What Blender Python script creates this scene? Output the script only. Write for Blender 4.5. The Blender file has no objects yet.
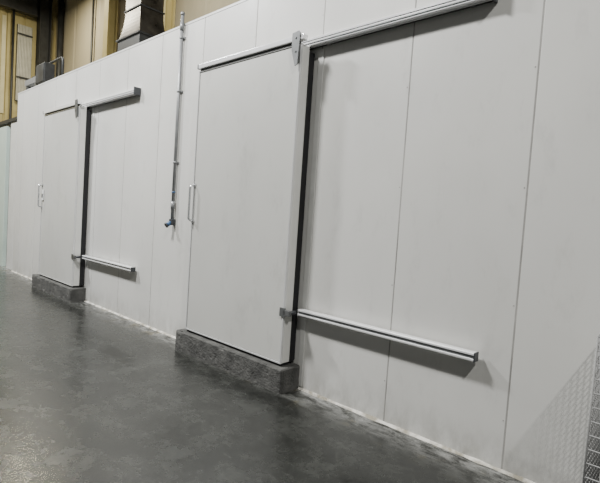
import bpy, bmesh, math, random
from mathutils import Vector, Matrix, noise as mnoise
random.seed(7)
C = bpy.context.scene.collection
PI = math.pi

# ---------------------------------------------------------------- materials
def mat(name, c1, c2=None, scale=3.0, rough=0.5, rough2=None, metal=0.0, bump=0.0, bscale=60.0, stretch=(1,1,1), lo=0.35, hi=0.65):
    m = bpy.data.materials.new(name); m.use_nodes = True
    nt = m.node_tree; N = nt.nodes; L = nt.links
    b = N['Principled BSDF']
    b.inputs['Metallic'].default_value = metal
    b.inputs['Roughness'].default_value = rough
    mp = N.new('ShaderNodeMapping')
    mp.inputs['Scale'].default_value = stretch
    geo = N.new('ShaderNodeNewGeometry')
    L.new(geo.outputs['Position'], mp.inputs['Vector'])
    n = N.new('ShaderNodeTexNoise'); n.inputs['Scale'].default_value = scale
    n.inputs['Detail'].default_value = 8; n.inputs['Roughness'].default_value = .62
    L.new(mp.outputs[0], n.inputs['Vector'])
    r = N.new('ShaderNodeValToRGB')
    r.color_ramp.elements[0].position = lo; r.color_ramp.elements[1].position = hi
    c2 = c2 or tuple(x*0.88 for x in c1)
    r.color_ramp.elements[0].color = (*c2, 1); r.color_ramp.elements[1].color = (*c1, 1)
    L.new(n.outputs['Fac'], r.inputs['Fac'])
    L.new(r.outputs['Color'], b.inputs['Base Color'])
    if rough2 is not None:
        mr = N.new('ShaderNodeMapRange')
        mr.inputs['From Min'].default_value = lo; mr.inputs['From Max'].default_value = hi
        mr.inputs['To Min'].default_value = rough; mr.inputs['To Max'].default_value = rough2
        L.new(n.outputs['Fac'], mr.inputs['Value']); L.new(mr.outputs[0], b.inputs['Roughness'])
    if bump:
        n2 = N.new('ShaderNodeTexNoise'); n2.inputs['Scale'].default_value = bscale; n2.inputs['Detail'].default_value = 5
        L.new(mp.outputs[0], n2.inputs['Vector'])
        bp = N.new('ShaderNodeBump'); bp.inputs['Strength'].default_value = bump; bp.inputs['Distance'].default_value = 0.01
        L.new(n2.outputs['Fac'], bp.inputs['Height']); L.new(bp.outputs[0], b.inputs['Normal'])
    return m

# painted panel with faint scuffs, slight panel-to-panel difference and grime near the floor
def panel_material(name, base, dark, grime, rough=.42):
    m = bpy.data.materials.new(name); m.use_nodes = True
    nt = m.node_tree; N = nt.nodes; L = nt.links; b = N['Principled BSDF']
    geo = N.new('ShaderNodeNewGeometry')
    def nz(scale, detail, st, rough=.55):
        mp = N.new('ShaderNodeMapping'); mp.inputs['Scale'].default_value = st
        L.new(geo.outputs['Position'], mp.inputs['Vector'])
        n = N.new('ShaderNodeTexNoise'); n.inputs['Scale'].default_value = scale; n.inputs['Detail'].default_value = detail
        n.inputs['Roughness'].default_value = rough
        L.new(mp.outputs[0], n.inputs['Vector']); return n
    def ramp(src, p0, c0, p1, c1):
        r = N.new('ShaderNodeValToRGB'); e = r.color_ramp.elements
        e[0].position = p0; e[1].position = p1; e[0].color = (*c0,1); e[1].color = (*c1,1)
        L.new(src, r.inputs['Fac']); return r
    a = ramp(nz(.9, 6, (1,1,.6)).outputs['Fac'], .35, dark, .65, base)
    isl = ramp(geo.outputs['Random Per Island'], 0, (.93,.93,.932), 1, (1.0,1.0,1.0))
    v = N.new('ShaderNodeMix'); v.data_type = 'RGBA'; v.blend_type = 'MULTIPLY'; v.inputs[0].default_value = 1
    L.new(a.outputs[0], v.inputs[6]); L.new(isl.outputs[0], v.inputs[7])
    s = ramp(nz(3.4, 10, (1.4,1,.6), .74).outputs['Fac'], .54, (0,0,0), .72, (.7,)*3)
    x = N.new('ShaderNodeMix'); x.data_type = 'RGBA'
    L.new(s.outputs[0], x.inputs[0]); L.new(v.outputs[2], x.inputs[6]); x.inputs[7].default_value = (*[c*.75 for c in base], 1)
    sep = N.new('ShaderNodeSeparateXYZ'); L.new(geo.outputs['Position'], sep.inputs[0])
    mr = N.new('ShaderNodeMapRange'); mr.inputs['From Min'].default_value = .30; mr.inputs['From Max'].default_value = 0
    L.new(sep.outputs['Z'], mr.inputs['Value'])
    g = ramp(nz(5, 8, (1.5,1,.8), .7).outputs['Fac'], .38, (0,0,0), .72, (grime,)*3)
    mu = N.new('ShaderNodeMath'); mu.operation = 'MULTIPLY'; L.new(mr.outputs[0], mu.inputs[0]); L.new(g.outputs[0], mu.inputs[1])
    y = N.new('ShaderNodeMix'); y.data_type = 'RGBA'
    L.new(mu.outputs[0], y.inputs[0]); L.new(x.outputs[2], y.inputs[6]); y.inputs[7].default_value = (.22,.21,.175,1)
    L.new(y.outputs[2], b.inputs['Base Color'])
    rr = ramp(nz(1.6, 5, (1,1,1)).outputs['Fac'], .3, (rough-.08,)*3, .7, (rough+.08,)*3)
    L.new(rr.outputs[0], b.inputs['Roughness'])
    n2 = nz(5, 4, (1,1,1)); bp = N.new('ShaderNodeBump'); bp.inputs['Strength'].default_value = .05; bp.inputs['Distance'].default_value = .01
    L.new(n2.outputs['Fac'], bp.inputs['Height']); L.new(bp.outputs[0], b.inputs['Normal'])
    return m

M = {}
M['panel'] = panel_material('panel_paint', (.60,.595,.565), (.548,.544,.516), .75)
M['door'] = panel_material('door_paint', (.50,.499,.470), (.467,.466,.440), .0)
M['side'] = mat('door_side_lit', (.66,.657,.625), (.62,.617,.587), 3, .4)  # lighter copy of the door colour, standing in for light on its sides
M['seam'] = mat('seam_silicone', (.36,.352,.33), (.20,.196,.184), 2.2, .7)
M['trimw'] = mat('white_trim', (.61,.61,.585), (.54,.54,.518), 5, .4)
M['edge'] = mat('bright_edge_trim', (.70,.705,.70), (.65,.655,.65), 4, .26, metal=.35)
M['sealant'] = mat('whitish_sealant', (.58,.56,.51), (.24,.22,.17), 6, .75, lo=.40, hi=.56)
M['alu'] = mat('aluminium', (.90,.905,.91), (.86,.865,.87), 2, .18, .24, .4)
M['steel'] = mat('grey_steel', (.19,.195,.195), (.15,.155,.155), 5, .35, .42, .6)
M['chrome'] = mat('chrome', (.74,.75,.76), (.66,.67,.68), 6, .2, .25, .75)
M['dsteel'] = mat('dark_steel', (.05,.051,.050), (.03,.031,.030), 5, .45, .6, .4)
M['duct'] = mat('tarnished_duct', (.17,.153,.124), (.045,.040,.032), 2.6, .25, .36, .8)
M['black'] = mat('black_rubber', (.010,.010,.011), (.006,.006,.007), 10, .7)
M['concrete'] = mat('kerb_concrete', (.098,.097,.091), (.034,.034,.032), 7, .85, .95, 0, 1.0, 55, lo=.32, hi=.70)
M['pvc'] = mat('grey_conduit', (.25,.257,.26), (.20,.206,.21), 12, .38, metal=.25)
M['blue'] = mat('blue_plastic', (.05,.12,.24), (.045,.10,.20), 10, .45)
M['dplastic'] = mat('dark_plastic', (.04,.043,.048), (.03,.033,.037), 10, .45)
M['wplastic'] = mat('white_plastic', (.74,.74,.73), (.68,.68,.67), 10, .4)
M['yellow'] = mat('yellow_cladding', (.54,.46,.21), (.42,.35,.155), 1.2, .6)
M['sky'] = mat('pale_translucent_sheet', (.70,.64,.40), (.60,.54,.32), 2, .35)
M['rib'] = mat('pale_ribbed_sheet', (.58,.57,.50), (.48,.47,.41), 4, .4)
M['beige'] = mat('beige_cladding', (.45,.40,.285), (.36,.32,.23), .6, .6, stretch=(1,1,.3))
M['green'] = mat('pale_green_panel', (.50,.60,.53), (.44,.53,.47), 1.5, .45)
M['roof'] = mat('roof_dark', (.035,.035,.035), (.02,.02,.02), 1.5, .8)
M['wire'] = mat('grey_wire', (.28,.28,.275), (.23,.23,.225), 18, .6, .7, 0)

def floor_material():
    m = bpy.data.materials.new('polished_concrete_floor'); m.use_nodes = True
    nt = m.node_tree; N = nt.nodes; L = nt.links; b = N['Principled BSDF']
    geo = N.new('ShaderNodeNewGeometry')
    def nz(scale, detail, rough=.55, dist=0, st=(1,1,1)):
        mp = N.new('ShaderNodeMapping'); mp.inputs['Scale'].default_value = st
        L.new(geo.outputs['Position'], mp.inputs['Vector'])
        n = N.new('ShaderNodeTexNoise'); n.inputs['Scale'].default_value = scale; n.inputs['Detail'].default_value = detail
        n.inputs['Roughness'].default_value = rough; n.inputs['Distortion'].default_value = dist
        L.new(mp.outputs[0], n.inputs['Vector']); return n
    def ramp(src, stops):
        r = N.new('ShaderNodeValToRGB'); e = r.color_ramp.elements
        while len(e) < len(stops): e.new(.5)
        for i, (p, c) in enumerate(stops):
            e[i].position = p; e[i].color = (c[0], c[1], c[2], 1) if isinstance(c, tuple) else (c, c, c, 1)
        L.new(src, r.inputs['Fac']); return r
    def mix(fac, a, bb, mode='MIX'):
        x = N.new('ShaderNodeMix'); x.data_type = 'RGBA'; x.blend_type = mode
        if isinstance(fac, float): x.inputs[0].default_value = fac
        else: L.new(fac, x.inputs[0])
        for s, v in ((6, a), (7, bb)):
            if isinstance(v, tuple): x.inputs[s].default_value = (*v, 1)
            else: L.new(v, x.inputs[s])
        return x.outputs[2]
    big = nz(1.1, 10, .68, .2); med = nz(4.0, 11, .74, .2); fine = nz(24, 12, .82)
    base = ramp(big.outputs['Fac'], [(.3,(.0118,.0124,.0110)), (.5,(.0172,.0180,.0161)), (.7,(.025,.0260,.0236))])
    st = ramp(med.outputs['Fac'], [(.34,.58), (.50,1.0), (.66,1.7)])
    c = mix(1.0, base.outputs[0], st.outputs[0], 'MULTIPLY')
    fn = ramp(fine.outputs['Fac'], [(.32,.45), (.68,1.7)])
    c = mix(1.0, c, fn.outputs[0], 'MULTIPLY')
    # pale dust and a few yellowish spots along the wall base
    sep = N.new('ShaderNodeSeparateXYZ'); L.new(geo.outputs['Position'], sep.inputs[0])
    mr = N.new('ShaderNodeMapRange'); mr.inputs['From Min'].default_value = -.42; mr.inputs['From Max'].default_value = -.01
    L.new(sep.outputs['Y'], mr.inputs['Value'])
    pw = N.new('ShaderNodeMath'); pw.operation = 'POWER'; pw.inputs[1].default_value = 1.8; L.new(mr.outputs[0], pw.inputs[0])
    dn = nz(7, 13, .82, .4, (.6,1.5,1)); dr = ramp(dn.outputs['Fac'], [(.43,0.0), (.63,.8)])
    mu = N.new('ShaderNodeMath'); mu.operation = 'MULTIPLY'; L.new(pw.outputs[0], mu.inputs[0]); L.new(dr.outputs[0], mu.inputs[1])
    yl = ramp(nz(3.2, 5).outputs['Fac'], [(.56,(.42,.42,.40)), (.64,(.42,.37,.25))])
    c = mix(mu.outputs[0], c, yl.outputs[0])
    # fine pale scuffs further out
    sn = nz(7.5, 14, .84, .3, (.6,1.3,1)); sr = ramp(sn.outputs['Fac'], [(.55,0.0), (.70,.42)])
    c = mix(sr.outputs[0], c, (.085,.089,.081))
    L.new(c, b.inputs['Base Color'])
    rr = N.new('ShaderNodeMapRange'); rr.inputs['From Min'].default_value = .35; rr.inputs['From Max'].default_value = .65
    rr.inputs['To Min'].default_value = .17; rr.inputs['To Max'].default_value = .34
    L.new(med.outputs['Fac'], rr.inputs['Value']); L.new(rr.outputs[0], b.inputs['Roughness'])
    b.inputs['Specular IOR Level'].default_value = .44
    bp = N.new('ShaderNodeBump'); bp.inputs['Strength'].default_value = .07; bp.inputs['Distance'].default_value = .01
    L.new(fine.outputs['Fac'], bp.inputs['Height']); L.new(bp.outputs[0], b.inputs['Normal'])
    return m
M['floor'] = floor_material()

# ---------------------------------------------------------------- mesh helpers
def bx(bm, x0, x1, y0, y1, z0, z1, bev=0.0):
    t = bmesh.new(); bmesh.ops.create_cube(t, size=1)
    for v in t.verts:
        v.co = Vector(((x0+x1)/2 + v.co.x*(x1-x0), (y0+y1)/2 + v.co.y*(y1-y0), (z0+z1)/2 + v.co.z*(z1-z0)))
    if bev: bmesh.ops.bevel(t, geom=t.edges[:], offset=bev, segments=2, affect='EDGES', profile=.6)
    merge(bm, t)
def merge(bm, t):
    me = bpy.data.meshes.new('tmp'); t.to_mesh(me); t.free(); bm.from_mesh(me); bpy.data.meshes.remove(me)
def tube(bm, pts, r, seg=12, caps=True):
    pts = [Vector(p) for p in pts]; rings = []
    up = None
    for i, p in enumerate(pts):
        d = (pts[min(i+1, len(pts)-1)] - pts[max(i-1, 0)]).normalized()
        if up is None:
            up = Vector((0,0,1)) if abs(d.z) < .9 else Vector((1,0,0))
        a = d.cross(up).normalized(); bb = a.cross(d).normalized(); up = bb
        rings.append([bm.verts.new(p + a*math.cos(2*PI*k/seg)*r + bb*math.sin(2*PI*k/seg)*r) for k in range(seg)])
    for i in range(len(rings)-1):
        for k in range(seg):
            f = bm.faces.new((rings[i][k], rings[i][(k+1)%seg], rings[i+1][(k+1)%seg], rings[i+1][k])); f.smooth = True
    if caps:
        bm.faces.new(rings[0][::-1]); bm.faces.new(rings[-1])
def extrude_x(bm, prof, x0, x1):
    a = [bm.verts.new((x0, y, z)) for y, z in prof]; b = [bm.verts.new((x1, y, z)) for y, z in prof]
    n = len(prof)
    for i in range(n): bm.faces.new((a[i], a[(i+1)%n], b[(i+1)%n], b[i]))
    bm.faces.new(a[::-1]); bm.faces.new(b)
def obj(name, bm, m, parent=None, loc=None, label=None):
    bmesh.ops.recalc_face_normals(bm, faces=bm.faces[:])
    me = bpy.data.meshes.new(name); bm.to_mesh(me); bm.free(); me.materials.append(m)
    o = bpy.data.objects.new(name, me); C.objects.link(o)
    if parent: o.parent = parent
    if loc: o.location = loc
    if label: o['label'] = label
    return o
def tag(o, label, cat, group=None):
    o['label'] = label; o['category'] = cat
    if group: o['group'] = group
    return o
def thing(name, label, cat, loc=(0,0,0), group=None):
    o = bpy.data.objects.new(name, None); o.empty_display_size = .1; C.objects.link(o); o.location = loc
    return tag(o, label, cat, group)
def struct(name, bm, m, parent=None):
    o = obj(name, bm, m, parent)
    if not parent: o['kind'] = 'structure'
    return o
def dup(o, loc=None, label=None, parent=None):
    c = o.copy(); C.objects.link(c)
    if parent: c.parent = parent
    if loc is not None: c.location = loc
    if label: c['label'] = label
    for ch in list(o.children): dup(ch, parent=c)
    return c
B = bmesh.new

# ---------------------------------------------------------------- the setting
bm = B(); bx(bm, -22, 5, -9, 5, -.1, 0); struct('floor', bm, M['floor'])
WL, WR, WH = -11.9, 3.0, 4.0
bm = B()
edges = [-.05 - .955*k for k in range(0, 13)]
edges = sorted([e for e in edges if e > WL + .1] + [.905, 1.86, 2.815, WL, WR])
for a, b_ in zip(edges[:-1], edges[1:]):
    bx(bm, a+.005, b_-.005, 0, .1, 0, WH, .004)
wall = struct('wall_back', bm, M['panel'])
bm = B(); bx(bm, WL+.002, WR, .002, .094, .003, WH-.003); struct('seam_filler', bm, M['seam'], wall)
bm = B()
for e in edges[1:-1]:
    for z in (.35, 1.15, 1.95, 2.75, 3.55):
        tube(bm, [(e-.020,.001,z),(e-.020,-.0015,z)], .005, 8)
struct('screw_heads', bm, M['seam'], wall)
bm = B(); bx(bm, WL, WR, .1, 3.6, WH-.1, WH-.02); struct('roof_panel', bm, M['panel'], wall)
bm = B(); bx(bm, WL, WL+.1, .1, 3.6, 0, WH-.1); struct('return_panel', bm, M['panel'], wall)
bm = B(); extrude_x(bm, [(-.004,WH-.02),(-.004,WH+.006),(.06,WH+.006),(.06,WH),(0,WH),(0,WH-.02)], WL-.004, WR); struct('trim_1', bm, M['trimw'])
# irregular sealant bead along the wall base
bm = B()
for a, b_ in ((WL,-9.72), (-7.86,-4.70), (-2.92,WR)):
    n = int((b_-a)/.05); prev = None
    for i in range(n+1):
        x = a + (b_-a)*i/n
        k = 1 + .6*mnoise.noise(Vector((x*3.1,0,1))) + .5*mnoise.noise(Vector((x*9,2,1)))
        k = max(.3, k)
        ring = [bm.verts.new((x, -.026*k, .0)), bm.verts.new((x, -.017*k, .007*k)), bm.verts.new((x, -.001, .015*k)), bm.verts.new((x, -.001, 0))]
        if prev:
            for j in range(4): bm.faces.new((prev[j], prev[(j+1)%4], ring[(j+1)%4], ring[j]))
        prev = ring
struct('baseboard_back', bm, M['sealant'])
# lower wall past the end of the room: white jamb, opening with painted shade, pale green panel
bm = B(); bx(bm, -12.46, WL-.12, .03, .15, 0, 3.42, .006)
w2 = struct('wall_side', bm, M['trimw'])
bm = B(); bx(bm, -16, -12.74, .02, .15, 0, 3.36, .006); struct('green_panel', bm, M['green'], w2)
bm = B(); bx(bm, -16, WL-.01, .0, .16, 3.42, 3.50, .006); struct('top_rail', bm, M['dsteel'], w2)
bm = B(); bx(bm, -12.74, -12.46, .1, .14, 0, 3.42); bx(bm, WL-.12, WL-.004, .07, .14, 0, 3.42); struct('gap_shade', bm, M['black'], w2)  # black boxes stand in for the shade inside the gaps
# building shell
def clad(bm, p0, p1, z0, z1, nrm, pitch=.9, depth=.025):
    p0 = Vector(p0); p1 = Vector(p1); d = (p1-p0); n = max(1, int(d.length/pitch)); nrm = Vector(nrm)
    pts = []
    for i in range(n):
        for f, k in ((0,0), (.88,0), (.91,1), (.97,1)):
            pts.append(p0 + d*((i+f)/n) - nrm*depth*k)
    pts.append(p1)
    lo = [bm.verts.new((p.x,p.y,z0)) for p in pts]; hi = [bm.verts.new((p.x,p.y,z1)) for p in pts]
    for i in range(len(pts)-1): bm.faces.new((lo[i], lo[i+1], hi[i+1], hi[i]))
bm = B(); clad(bm, (-21.5,4,0), (5,4,0), 0, 10.2, (0,-1,0), 2.2); struct('wall_far', bm, M['beige'])
bm = B(); clad(bm, (-21.5,4,0), (-21.5,-9,0), 0, 10.2, (1,0,0), .60, .04); we = struct('wall_left', bm, M['yellow'])
for y0, y1 in ((2.02,2.16), (3.68,3.88)):
    bm = B(); bx(bm, -21.5, -21.46, y0, y1, 5.0, 8.8, .004); struct('pale_sheet', bm, M['sky'], we)
bm = B(); bx(bm, -22, 5, -9, 5, 10.2, 10.3); struct('ceiling', bm, M['roof'])

# ---------------------------------------------------------------- kerbs
KH = .235
def kerb_mesh(x0, x1, seed):
    t = B(); bx(t, x0, x1, -.265, -.001, 0, KH-.004)
    bmesh.ops.bevel(t, geom=[e for e in t.edges if (e.verts[0].co.z > .2 and e.verts[1].co.z > .2) or abs(e.verts[0].co.z-e.verts[1].co.z) > .1], offset=.012, segments=1, affect='EDGES')
    for ax, n in ((0, 90), (1, 12), (2, 12)):
        lo = min(v.co[ax] for v in t.verts); hi = max(v.co[ax] for v in t.verts)
        for i in range(1, n):
            co = Vector((0,0,0)); co[ax] = lo + (hi-lo)*i/n; no = Vector((0,0,0)); no[ax] = 1
            bmesh.ops.bisect_plane(t, geom=t.verts[:]+t.edges[:]+t.faces[:], plane_co=co, plane_no=no, dist=1e-5)
    for v in t.verts:
        if v.co.y < -.004 and v.co.z > .002:
            w = mnoise.noise(v.co*7+Vector((seed,0,0)))*.004 + mnoise.noise(v.co*27)*.0035
            p = mnoise.noise(v.co*21+Vector((0,seed,5)))
            if p > .4: w -= (p-.4)*.03                                                     # pits
            if v.co.z > .21 and v.co.y < -.25: w -= max(0, mnoise.noise(v.co*9+Vector((seed,3,0)))-.1)*.035     # chipped corners
            v.co.y -= w*.9; v.co.z = min(v.co.z + w*.6, KH)
    return t
tag(obj('concrete_kerb', kerb_mesh(-4.70,-2.92,1), M['concrete']), 'rough grey concrete kerb under the nearer sliding door', 'kerb', 'concrete door kerbs')
tag(obj('concrete_kerb', kerb_mesh(-9.72,-7.86,5), M['concrete']), 'rough grey concrete kerb under the far sliding door at left', 'kerb', 'concrete door kerbs')

# ---------------------------------------------------------------- door assembly (local x: 0 = left edge of the nearer leaf)
X0 = -4.58; W = 1.59; OFF = -4.95
def frame(name):
    f = B()
    bx(f, W+.04, W+.105, -.008, -.001, .03, 3.235, .002)
    bx(f, .08, .16, -.008, -.001, .25, 3.235, .002)
    bx(f, .16, W+.04, -.008, -.001, 3.16, 3.235, .002)
    o = obj(name, f, M['trimw']); o['kind'] = 'structure'
    return o
d2 = frame('door_2'); d2.location = (X0,0,0)
d1 = dup(d2, (X0+OFF,0,0)); d1.name = 'door_1'

ZB = .258; H = 2.985
leaf = thing('sliding_door', 'tall off-white insulated sliding door, the nearer one right of the wall conduit', 'sliding door', (X0,-.21,ZB), 'sliding cold room doors')
TK = .12
bm = B(); bx(bm, .020, W-.020, .004, .03, .020, H-.020, .002); obj('door_panel', bm, M['door'], leaf)
bm = B(); bx(bm, .003, W-.003, .026, TK, .003, H-.003, .003); obj('door_core', bm, M['side'], leaf, label='door side with light put into its colour')
bm = B()
for a in ((0,.016),(W-.016,W)): bx(bm, a[0], a[1], -.004, .024, 0, H, .003)
for a in ((0,.016),(H-.016,H)): bx(bm, .016, W-.016, -.004, .024, a[0], a[1], .003)
obj('edge_trim', bm, M['edge'], leaf, label='thin bright metal trim around the door face')
bm = B(); bx(bm, W-.06, W-.001, TK, .195, .0, H-.04, .006); bx(bm, .02, .1, TK, .195, 0, H-.04, .006); bx(bm, .1, W-.06, TK, .195, H-.12, H-.04, .006)
obj('gasket', bm, M['black'], leaf)
bm = B(); bx(bm, .01, W-.01, .012, .11, -.021, 0, .003); obj('bottom_seal', bm, M['black'], leaf)
# raised hanging bar along the top of the leaf
bm = B(); bx(bm, .02, W+.05, -.030, .03, H+.016, H+.064, .006)
hs = obj('hanging_bar', bm, M['alu'], leaf, label='raised metal bar along the top')
bm = B(); bx(bm, .03, W-.03, .0, .05, H-.002, H+.017); obj('bar_packer', bm, M['dsteel'], hs)
bm = B(); bx(bm, .004, .02, -.032, .032, H+.014, H+.066, .003); obj('bar_end', bm, M['dplastic'], hs)
def arc_path(pts, r=.03, n=6):
    out = [Vector(pts[0])]
    for i in range(1, len(pts)-1):
        p = Vector(pts[i]); a = (Vector(pts[i-1])-p).normalized(); b_ = (Vector(pts[i+1])-p).normalized()
        for k in range(n+1):
            t = k/n; s = p + a*r; e = p + b_*r
            out.append((1-t)**2*s + 2*t*(1-t)*p + t*t*e)
    out.append(Vector(pts[-1])); return out
bm = B(); tube(bm, arc_path([(.035,-.004,1.69),(.028,-.058,1.67),(.028,-.058,1.29),(.035,-.004,1.27)], .02), .0135)
hd = obj('handle', bm, M['chrome'], leaf, label='chrome pull handle')
for z in (1.69, 1.27):
    bm = B(); bx(bm, .018, .052, -.011, -.004, z-.022, z+.022, .002); obj('handle_plate', bm, M['chrome'], hd)
# hanger bracket at the upper right corner
bm = B()
prof = [(W-.08,2.92),(W-.03,2.77),(W+.002,2.78),(W+.018,3.06),(W+.0,3.08),(W-.08,3.07)]
f0 = [bm.verts.new((x,-.031,z)) for x, z in prof]; f1 = [bm.verts.new((x,-.041,z)) for x, z in prof]
for i in range(6): bm.faces.new((f0[i], f0[(i+1)%6], f1[(i+1)%6], f1[i]))
bm.faces.new(f0); bm.faces.new(f1[::-1])
bx(bm, W-.028, W+.0, -.031, -.004, 2.8, 2.96)
hg = obj('hanger_bracket', bm, M['steel'], leaf, label='dark grey corner bracket')
for x, z in ((W-.03,2.9), (W-.035,3.02)):
    bm = B(); tube(bm, [(x,-.041,z),(x,-.047,z)], .009, 8); obj('bolt', bm, M['steel'], hg)
# roller arm at the foot
bm = B(); bx(bm, W-.045, W+.03, -.014, -.004, .455, .54, .003); bx(bm, W+.0, W+.08, -.014, .02, .47, .522, .004)
ra = obj('roller_arm', bm, M['steel'], leaf)
bm = B(); tube(bm, [(W+.055,.02,.495),(W+.055,.095,.495)], .020, 14); obj('roller', bm, M['dplastic'], ra)
leaf1 = dup(leaf, (X0+OFF,-.21,ZB), 'tall off-white insulated sliding door at left, farther off beyond the conduit')
bm = B(); bx(bm, .055, .13, -.014, -.003, 1.40, 1.60, .004); lk = obj('lock_plate', bm, M['wplastic'], leaf1, label='white lock plate')
bm = B(); bx(bm, .07, .11, -.024, -.014, 1.45, 1.52, .004); obj('lock', bm, M['dplastic'], lk)

# top track: flashing above, slim rail below
trk = thing('door_track', 'long slim metal overhead track reaching right from the nearer sliding door', 'door track', (X0,0,3.2), 'overhead sliding door tracks')
XA, XB = .02, W+1.66
bm = B(); extrude_x(bm, [(-.001,.143),(-.060,.135),(-.066,.129),(-.066,.114),(-.061,.114),(-.059,.128),(-.001,.136)], XA, XB); obj('flashing', bm, M['alu'], trk)
bm = B(); extrude_x(bm, [(-.04,.048),(-.04,.086),(-.046,.091),(-.090,.091),(-.098,.084),(-.098,.076),(-.086,.072),(-.086,.063),(-.098,.059),(-.098,.053),(-.091,.046),(-.072,.046),(-.072,.051),(-.083,.053),(-.083,.082),(-.048,.082),(-.048,.048)], XA, XB); obj('rail', bm, M['alu'], trk)
bm = B(); bx(bm, XA+.02, XB, -.0895, -.0858, .0638, .0712); obj('groove_shade', bm, M['dsteel'], trk)  # dark strip added as the shade inside the rail groove
bm = B(); bx(bm, XB, XB+.02, -.105, -.001, .036, .146, .005); obj('end_cap', bm, M['dplastic'], trk)
bm = B(); bx(bm, XA, XB, -.036, -.001, .054, .118, .003); obj('back_plate', bm, M['dsteel'], trk)
for x in (.4, W+.17, W+.85, XB-.15):
    bm = B(); bx(bm, x-.02, x+.02, -.042, -.001, .05, .112, .003); obj('bracket', bm, M['steel'], trk)
trk1 = dup(trk, (X0+OFF-.05,0,3.2), 'long slim metal overhead track reaching right from the far sliding door')

# lower guide rail
gr = thing('guide_rail', 'aluminium guide rail low on the wall right of the nearer sliding door', 'guide rail', (X0,0,.755), 'low wall guide rails')
GA, GB = W+.10, 3.35
bm = B(); extrude_x(bm, [(-.03,-.028),(-.03,.026),(-.035,.031),(-.085,.031),(-.095,.025),(-.095,.014),(-.083,.010),(-.083,-.010),(-.095,-.014),(-.095,-.024),(-.089,-.030),(-.075,-.030),(-.075,-.025),(-.080,-.022),(-.080,.019),(-.038,.022),(-.038,-.028)], GA-.03, GB)
obj('channel', bm, M['alu'], gr)
bm = B(); bx(bm, GA-.02, GB, -.087, -.0825, -.0095, .0095); obj('groove_shade', bm, M['steel'], gr)  # strip darkens the channel groove in place of shade
bm = B(); bx(bm, GB, GB+.01, -.098, -.027, -.033, .033, .003); obj('end_cap', bm, M['dplastic'], gr)
for x in (GA+.1, (GA+GB)/2, GB-.12):
    bm = B(); bx(bm, x-.025, x+.025, -.03, -.001, -.022, .024, .003); obj('standoff', bm, M['steel'], gr)
gr1 = dup(gr, (X0+OFF,0,.755), 'aluminium guide rail low on the wall right of the far sliding door')

# ---------------------------------------------------------------- conduit with socket
cd = thing('electrical_conduit', 'thin grey vertical conduit down the wall between the doors ending in a plug socket', 'conduit', (-5.27,0,1.4))
bm = B(); tube(bm, [(0,-.035,.10),(0,-.035,2.70)], .021); obj('pipe', bm, M['pvc'], cd)
for z in (.85, 1.75, 2.42):
    bm = B(); bx(bm, -.045, .045, -.014, -.001, z-.012, z+.012, .002); tube(bm, [(0,-.035,z-.012),(0,-.035,z+.012)], .026); obj('saddle_clip', bm, M['pvc'], cd)
for z in (.3, 2.56):
    bm = B(); tube(bm, [(0,-.035,z-.05),(0,-.035,z+.05)], .027); obj('coupling', bm, M['pvc'], cd)
bm = B(); tube(bm, [(0,-.035,2.70),(0,-.035,2.735)], .026); obj('end_cap', bm, M['pvc'], cd)
bm = B(); tube(bm, [(0,-.035,.46),(0,-.035,.48)], .0235); obj('tape_band', bm, M['blue'], cd, label='blue tape band')
bm = B(); bx(bm, -.035, .035, -.062, -.001, .045, .125, .010); sb = obj('socket_box', bm, M['dplastic'], cd)
bm = B(); tube(bm, [(-.008,-.05,.075),(-.012,-.10,.045)], .028, 18); obj('socket_sleeve', bm, M['blue'], sb, label='blue socket sleeve')
bm = B(); tube(bm, [(-.012,-.10,.045),(-.0135,-.115,.036)], .033, 18); obj('socket_lid', bm, M['dplastic'], sb)

# ---------------------------------------------------------------- wire cage at right
cg = thing('wire_cage', 'grey wire mesh cage standing against the wall at the far right edge', 'wire cage', (-.44,-.08,0))
cw, cdp, ch = .8, .46, 1.15
for x in (0, cw):
    for y in (0, -cdp):
        bm = B(); tube(bm, [(x,y,.1),(x,y,ch)], .005); obj('post', bm, M['wire'], cg)
        bm = B(); tube(bm, [(x-.014,y,.05),(x+.014,y,.05)], .05, 18); cs = obj('castor', bm, M['dplastic'], cg)
        bm = B(); bx(bm, x-.02, x+.02, y-.02, y+.02, .05, .115, .003); obj('castor_fork', bm, M['steel'], cs)
for z in (.12, ch):
    bm = B(); tube(bm, [(0,0,z),(cw,0,z),(cw,-cdp,z),(0,-cdp,z),(0,0,z)], .005); obj('rim', bm, M['wire'], cg)
def mesh_panel(p, q, pitch, nz_, r=.0036):
    bm = B(); p = Vector(p); q = Vector(q); n = int((q-p).length/pitch)
    for i in range(1, n):
        c = p.lerp(q, i/n); tube(bm, [(c.x,c.y,.12),(c.x,c.y,ch)], r, 6)
    for k in range(1, nz_):
        z = .12 + (ch-.12)*k/nz_; tube(bm, [(p.x,p.y,z),(q.x,q.y,z)], r, 6)
    return bm
for p, q, pit in (((0,0,0),(0,-cdp,0),.034), ((cw,0,0),(cw,-cdp,0),.034), ((0,0,0),(cw,0,0),.07), ((0,-cdp,0),(cw,-cdp,0),.07)):
    obj('mesh_panel', mesh_panel(p, q, pit, 26 if pit < .05 else 14), M['wire'], cg)
bm = B(); bx(bm, 0, cw, -cdp, 0, .1, .12, .003); obj('base', bm, M['steel'], cg)

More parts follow.
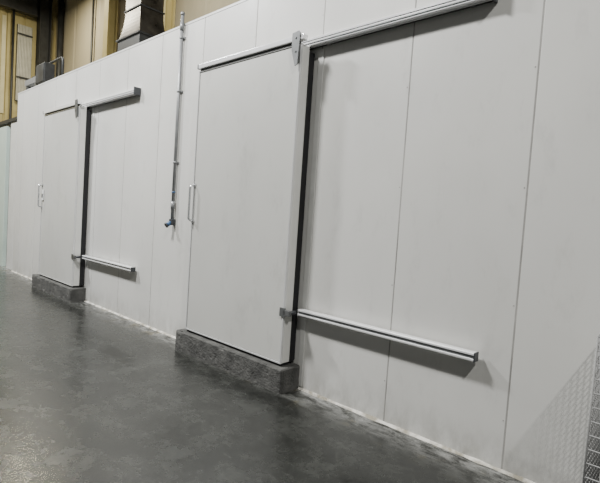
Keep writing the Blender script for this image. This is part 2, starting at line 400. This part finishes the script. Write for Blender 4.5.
# ---------------------------------------------------------------- things above and behind the cold room
vt = thing('ventilation_duct', 'dark brownish metal duct with flared hood rising behind the wall top', 'duct', (-8.05,.9,3.98))
bm = B(); bx(bm, -.40, .40, -.28, .28, 0, .66, .01); obj('duct_base', bm, M['dsteel'], vt)
bm = B()
prev = None
for i in range(9):
    t = i/8; s = .28 + .12*(1-t)**2.2; d = .22 + .06*(1-t)**2.2; z = .66 + .5*t
    ring = [bm.verts.new((sx*s, sy*d, z)) for sx, sy in ((-1,-1),(1,-1),(1,1),(-1,1))]
    if prev:
        for j in range(4): bm.faces.new((prev[j], prev[(j+1)%4], ring[(j+1)%4], ring[j]))
    prev = ring
obj('hood', bm, M['duct'], vt)
bm = B(); bx(bm, -.28, .28, -.22, .22, 1.16, 6.2, .01); obj('duct_shaft', bm, M['duct'], vt)
for z, w_, d_ in ((.66, .43, .31), (1.17, .30, .24), (1.9, .30, .24), (3.0, .30, .24)):
    bm = B(); bx(bm, -w_, w_, -d_, d_, z-.012, z+.012, .004); obj('flange', bm, M['dsteel'], vt)

def column(name, label, x, y, z0, z1, w, m):
    bm = B()
    bx(bm, x-w/2, x+w/2, y-w/2, y-w/2+.03, z0, z1); bx(bm, x-w/2, x+w/2, y+w/2-.03, y+w/2, z0, z1); bx(bm, x-.015, x+.015, y-w/2+.03, y+w/2-.03, z0, z1)
    return tag(obj(name, bm, m), label, 'column', 'steel building columns')
column('steel_column', 'dark steel column beside the ribbed sheet at the top left', -21.1, 3.4, 0, 10.2, .42, M['dsteel'])
column('steel_column', 'yellow steel column on the back wall right of the dark duct', -12.2, 3.75, 0, 10.2, .32, M['yellow'])
column('steel_column', 'yellow steel column on the back wall just left of the dark duct', -15.8, 3.75, 0, 10.2, .32, M['yellow'])
def ibeam(z0, z1):
    bm = B(); bx(bm, -21.3, -21.0, -9, 3.15, z0, z0+.03); bx(bm, -21.3, -21.0, -9, 3.15, z1-.03, z1); bx(bm, -21.17, -21.13, -9, 3.15, z0+.03, z1-.03)
    return obj('steel_beam', bm, M['dsteel'])
tag(ibeam(9.0, 9.73), 'dark steel beam running under the roof at the top left corner', 'beam')
lv = thing('ribbed_sheet', 'pale vertical ribbed sheet high on the yellow end wall beside the dark column', 'wall sheet', (-21.4,2.80,5.6))
bm = B()
pts = []
for k in range(10):
    y = -.27 + k*.054
    pts += [(.02,y),(.06,y+.012),(.06,y+.034),(.02,y+.046)]
lo = [bm.verts.new((x,y,0)) for x, y in pts]; hi = [bm.verts.new((x,y,3.0)) for x, y in pts]
for i in range(len(pts)-1): bm.faces.new((lo[i], lo[i+1], hi[i+1], hi[i]))
obj('sheet', bm, M['rib'], lv)
for z in (0.9, 2.6):
    bm = B(); bx(bm, .06, .09, -.27, .27, z, z+.06); obj('cross_strap', bm, M['dsteel'], lv)
bm = B(); bx(bm, -.08, .019, -.27, .27, 0, 3.0); obj('backing', bm, M['dsteel'], lv)
bm = B(); tube(bm, [(-13.4,3.88,0),(-13.4,3.88,10)], .07); tag(obj('drain_pipe', bm, M['pvc']), 'grey vertical pipe on the beige back wall right of the dark duct', 'pipe', 'vertical pipes on the back wall')
bm = B(); tube(bm, [(-20.6,3.86,0),(-20.6,3.86,10.1)], .11); tag(obj('drain_pipe', bm, M['dsteel']), 'thick dark vertical pipe in the far corner of the building', 'pipe', 'vertical pipes on the back wall')
bm = B(); tube(bm, [(-17.6,3.9,0),(-17.6,3.9,10)], .04); tag(obj('drain_pipe', bm, M['dsteel']), 'thin dark vertical pipe on the beige back wall left of the dark duct', 'pipe', 'vertical pipes on the back wall')
bm = B(); tube(bm, [(-21.2,2.34,0),(-21.2,2.34,9)], .045); tag(obj('drain_pipe', bm, M['dsteel']), 'thin dark vertical pipe on the yellow end wall at the far left edge', 'pipe', 'vertical pipes on the end wall')
bm = B(); tube(bm, arc_path([(-11.6,.35,4.0),(-11.6,.35,4.62),(-10.3,.35,4.62),(-10.3,.35,4.0)], .1), .026)
tag(obj('service_pipe', bm, M['dsteel']), 'small dark bent pipe standing on the wall top above the far door', 'pipe')
jb = thing('junction_box', 'small dark electrical box on the wall top above the far door', 'electrical box', (-10.75,.17,3.98))
bm = B(); bx(bm, -.25, .25, -.1, .1, .1, .5, .012); obj('box_body', bm, M['dsteel'], jb)
bm = B(); bx(bm, -.23, .23, -.112, -.1, .12, .48, .006); obj('box_lid', bm, M['dsteel'], jb)
for x in (-.17, .17):
    bm = B(); bx(bm, x-.02, x+.02, -.08, .08, 0, .1); obj('foot', bm, M['steel'], jb)
ct = thing('cable_tray', 'grey cable tray on short feet along the wall top at far left', 'cable tray', (-11.85,.11,3.98))
bm = B(); bx(bm, 0, .8, 0, .012, .2, .32); bx(bm, 0, .8, .18, .192, .2, .32); bx(bm, 0, .8, .012, .18, .2, .21); obj('tray', bm, M['pvc'], ct)
bm = B()
for k in range(4): tube(bm, [(-.02,.04+k*.035,.23),(.4,.045+k*.035,.36),(.84,.04+k*.035,.3)], .014, 8)
obj('cables', bm, M['black'], ct)
for x in (.08, .7):
    bm = B(); bx(bm, x, x+.04, 0, .19, 0, .2); obj('foot', bm, M['steel'], ct)

# ---------------------------------------------------------------- lights
def area(name, loc, size, power, col=(1,.99,.955)):
    l = bpy.data.lights.new(name, 'AREA'); l.shape = 'DISK'; l.size = size; l.energy = power; l.color = col
    o = bpy.data.objects.new(name, l); C.objects.link(o); o.location = loc
area('high_bay_light', (3.0,-4.0,7.8), .25, 680)
area('high_bay_light', (-5.0,-3.6,7.2), 1.0, 880, (1,.997,.98))
area('high_bay_light', (-10.0,-3.8,7.8), .9, 1180, (.975,.99,1))
area('high_bay_light', (-16.0,-3.0,8.6), .6, 620, (1,.95,.82))
area('high_bay_light', (-17.5,2.0,9.4), .6, 330, (1,.92,.70))
area('high_bay_light', (-10,2.2,9.4), .6, 190, (1,.95,.80))
w = bpy.data.worlds.new('hall'); bpy.context.scene.world = w; w.use_nodes = True
w.node_tree.nodes['Background'].inputs[0].default_value = (.97,.985,.97,1)
w.node_tree.nodes['Background'].inputs[1].default_value = .13

# ---------------------------------------------------------------- camera
cam = bpy.data.cameras.new('camera'); cam.sensor_width = 36; cam.sensor_fit = 'HORIZONTAL'; cam.lens = 462*36/600
co = bpy.data.objects.new('camera', cam); C.objects.link(co)
r = Vector((.732,.6782,.0664)).normalized(); f = Vector((-.6763,.7350,-.0512)).normalized()
u = r.cross(f).normalized(); r = f.cross(u).normalized()
mw = Matrix((r, u, -f)).transposed().to_4x4(); mw.translation = Vector((0,-3.3,1.65))
co.matrix_world = mw
cam.clip_start = .05
bpy.context.scene.camera = co
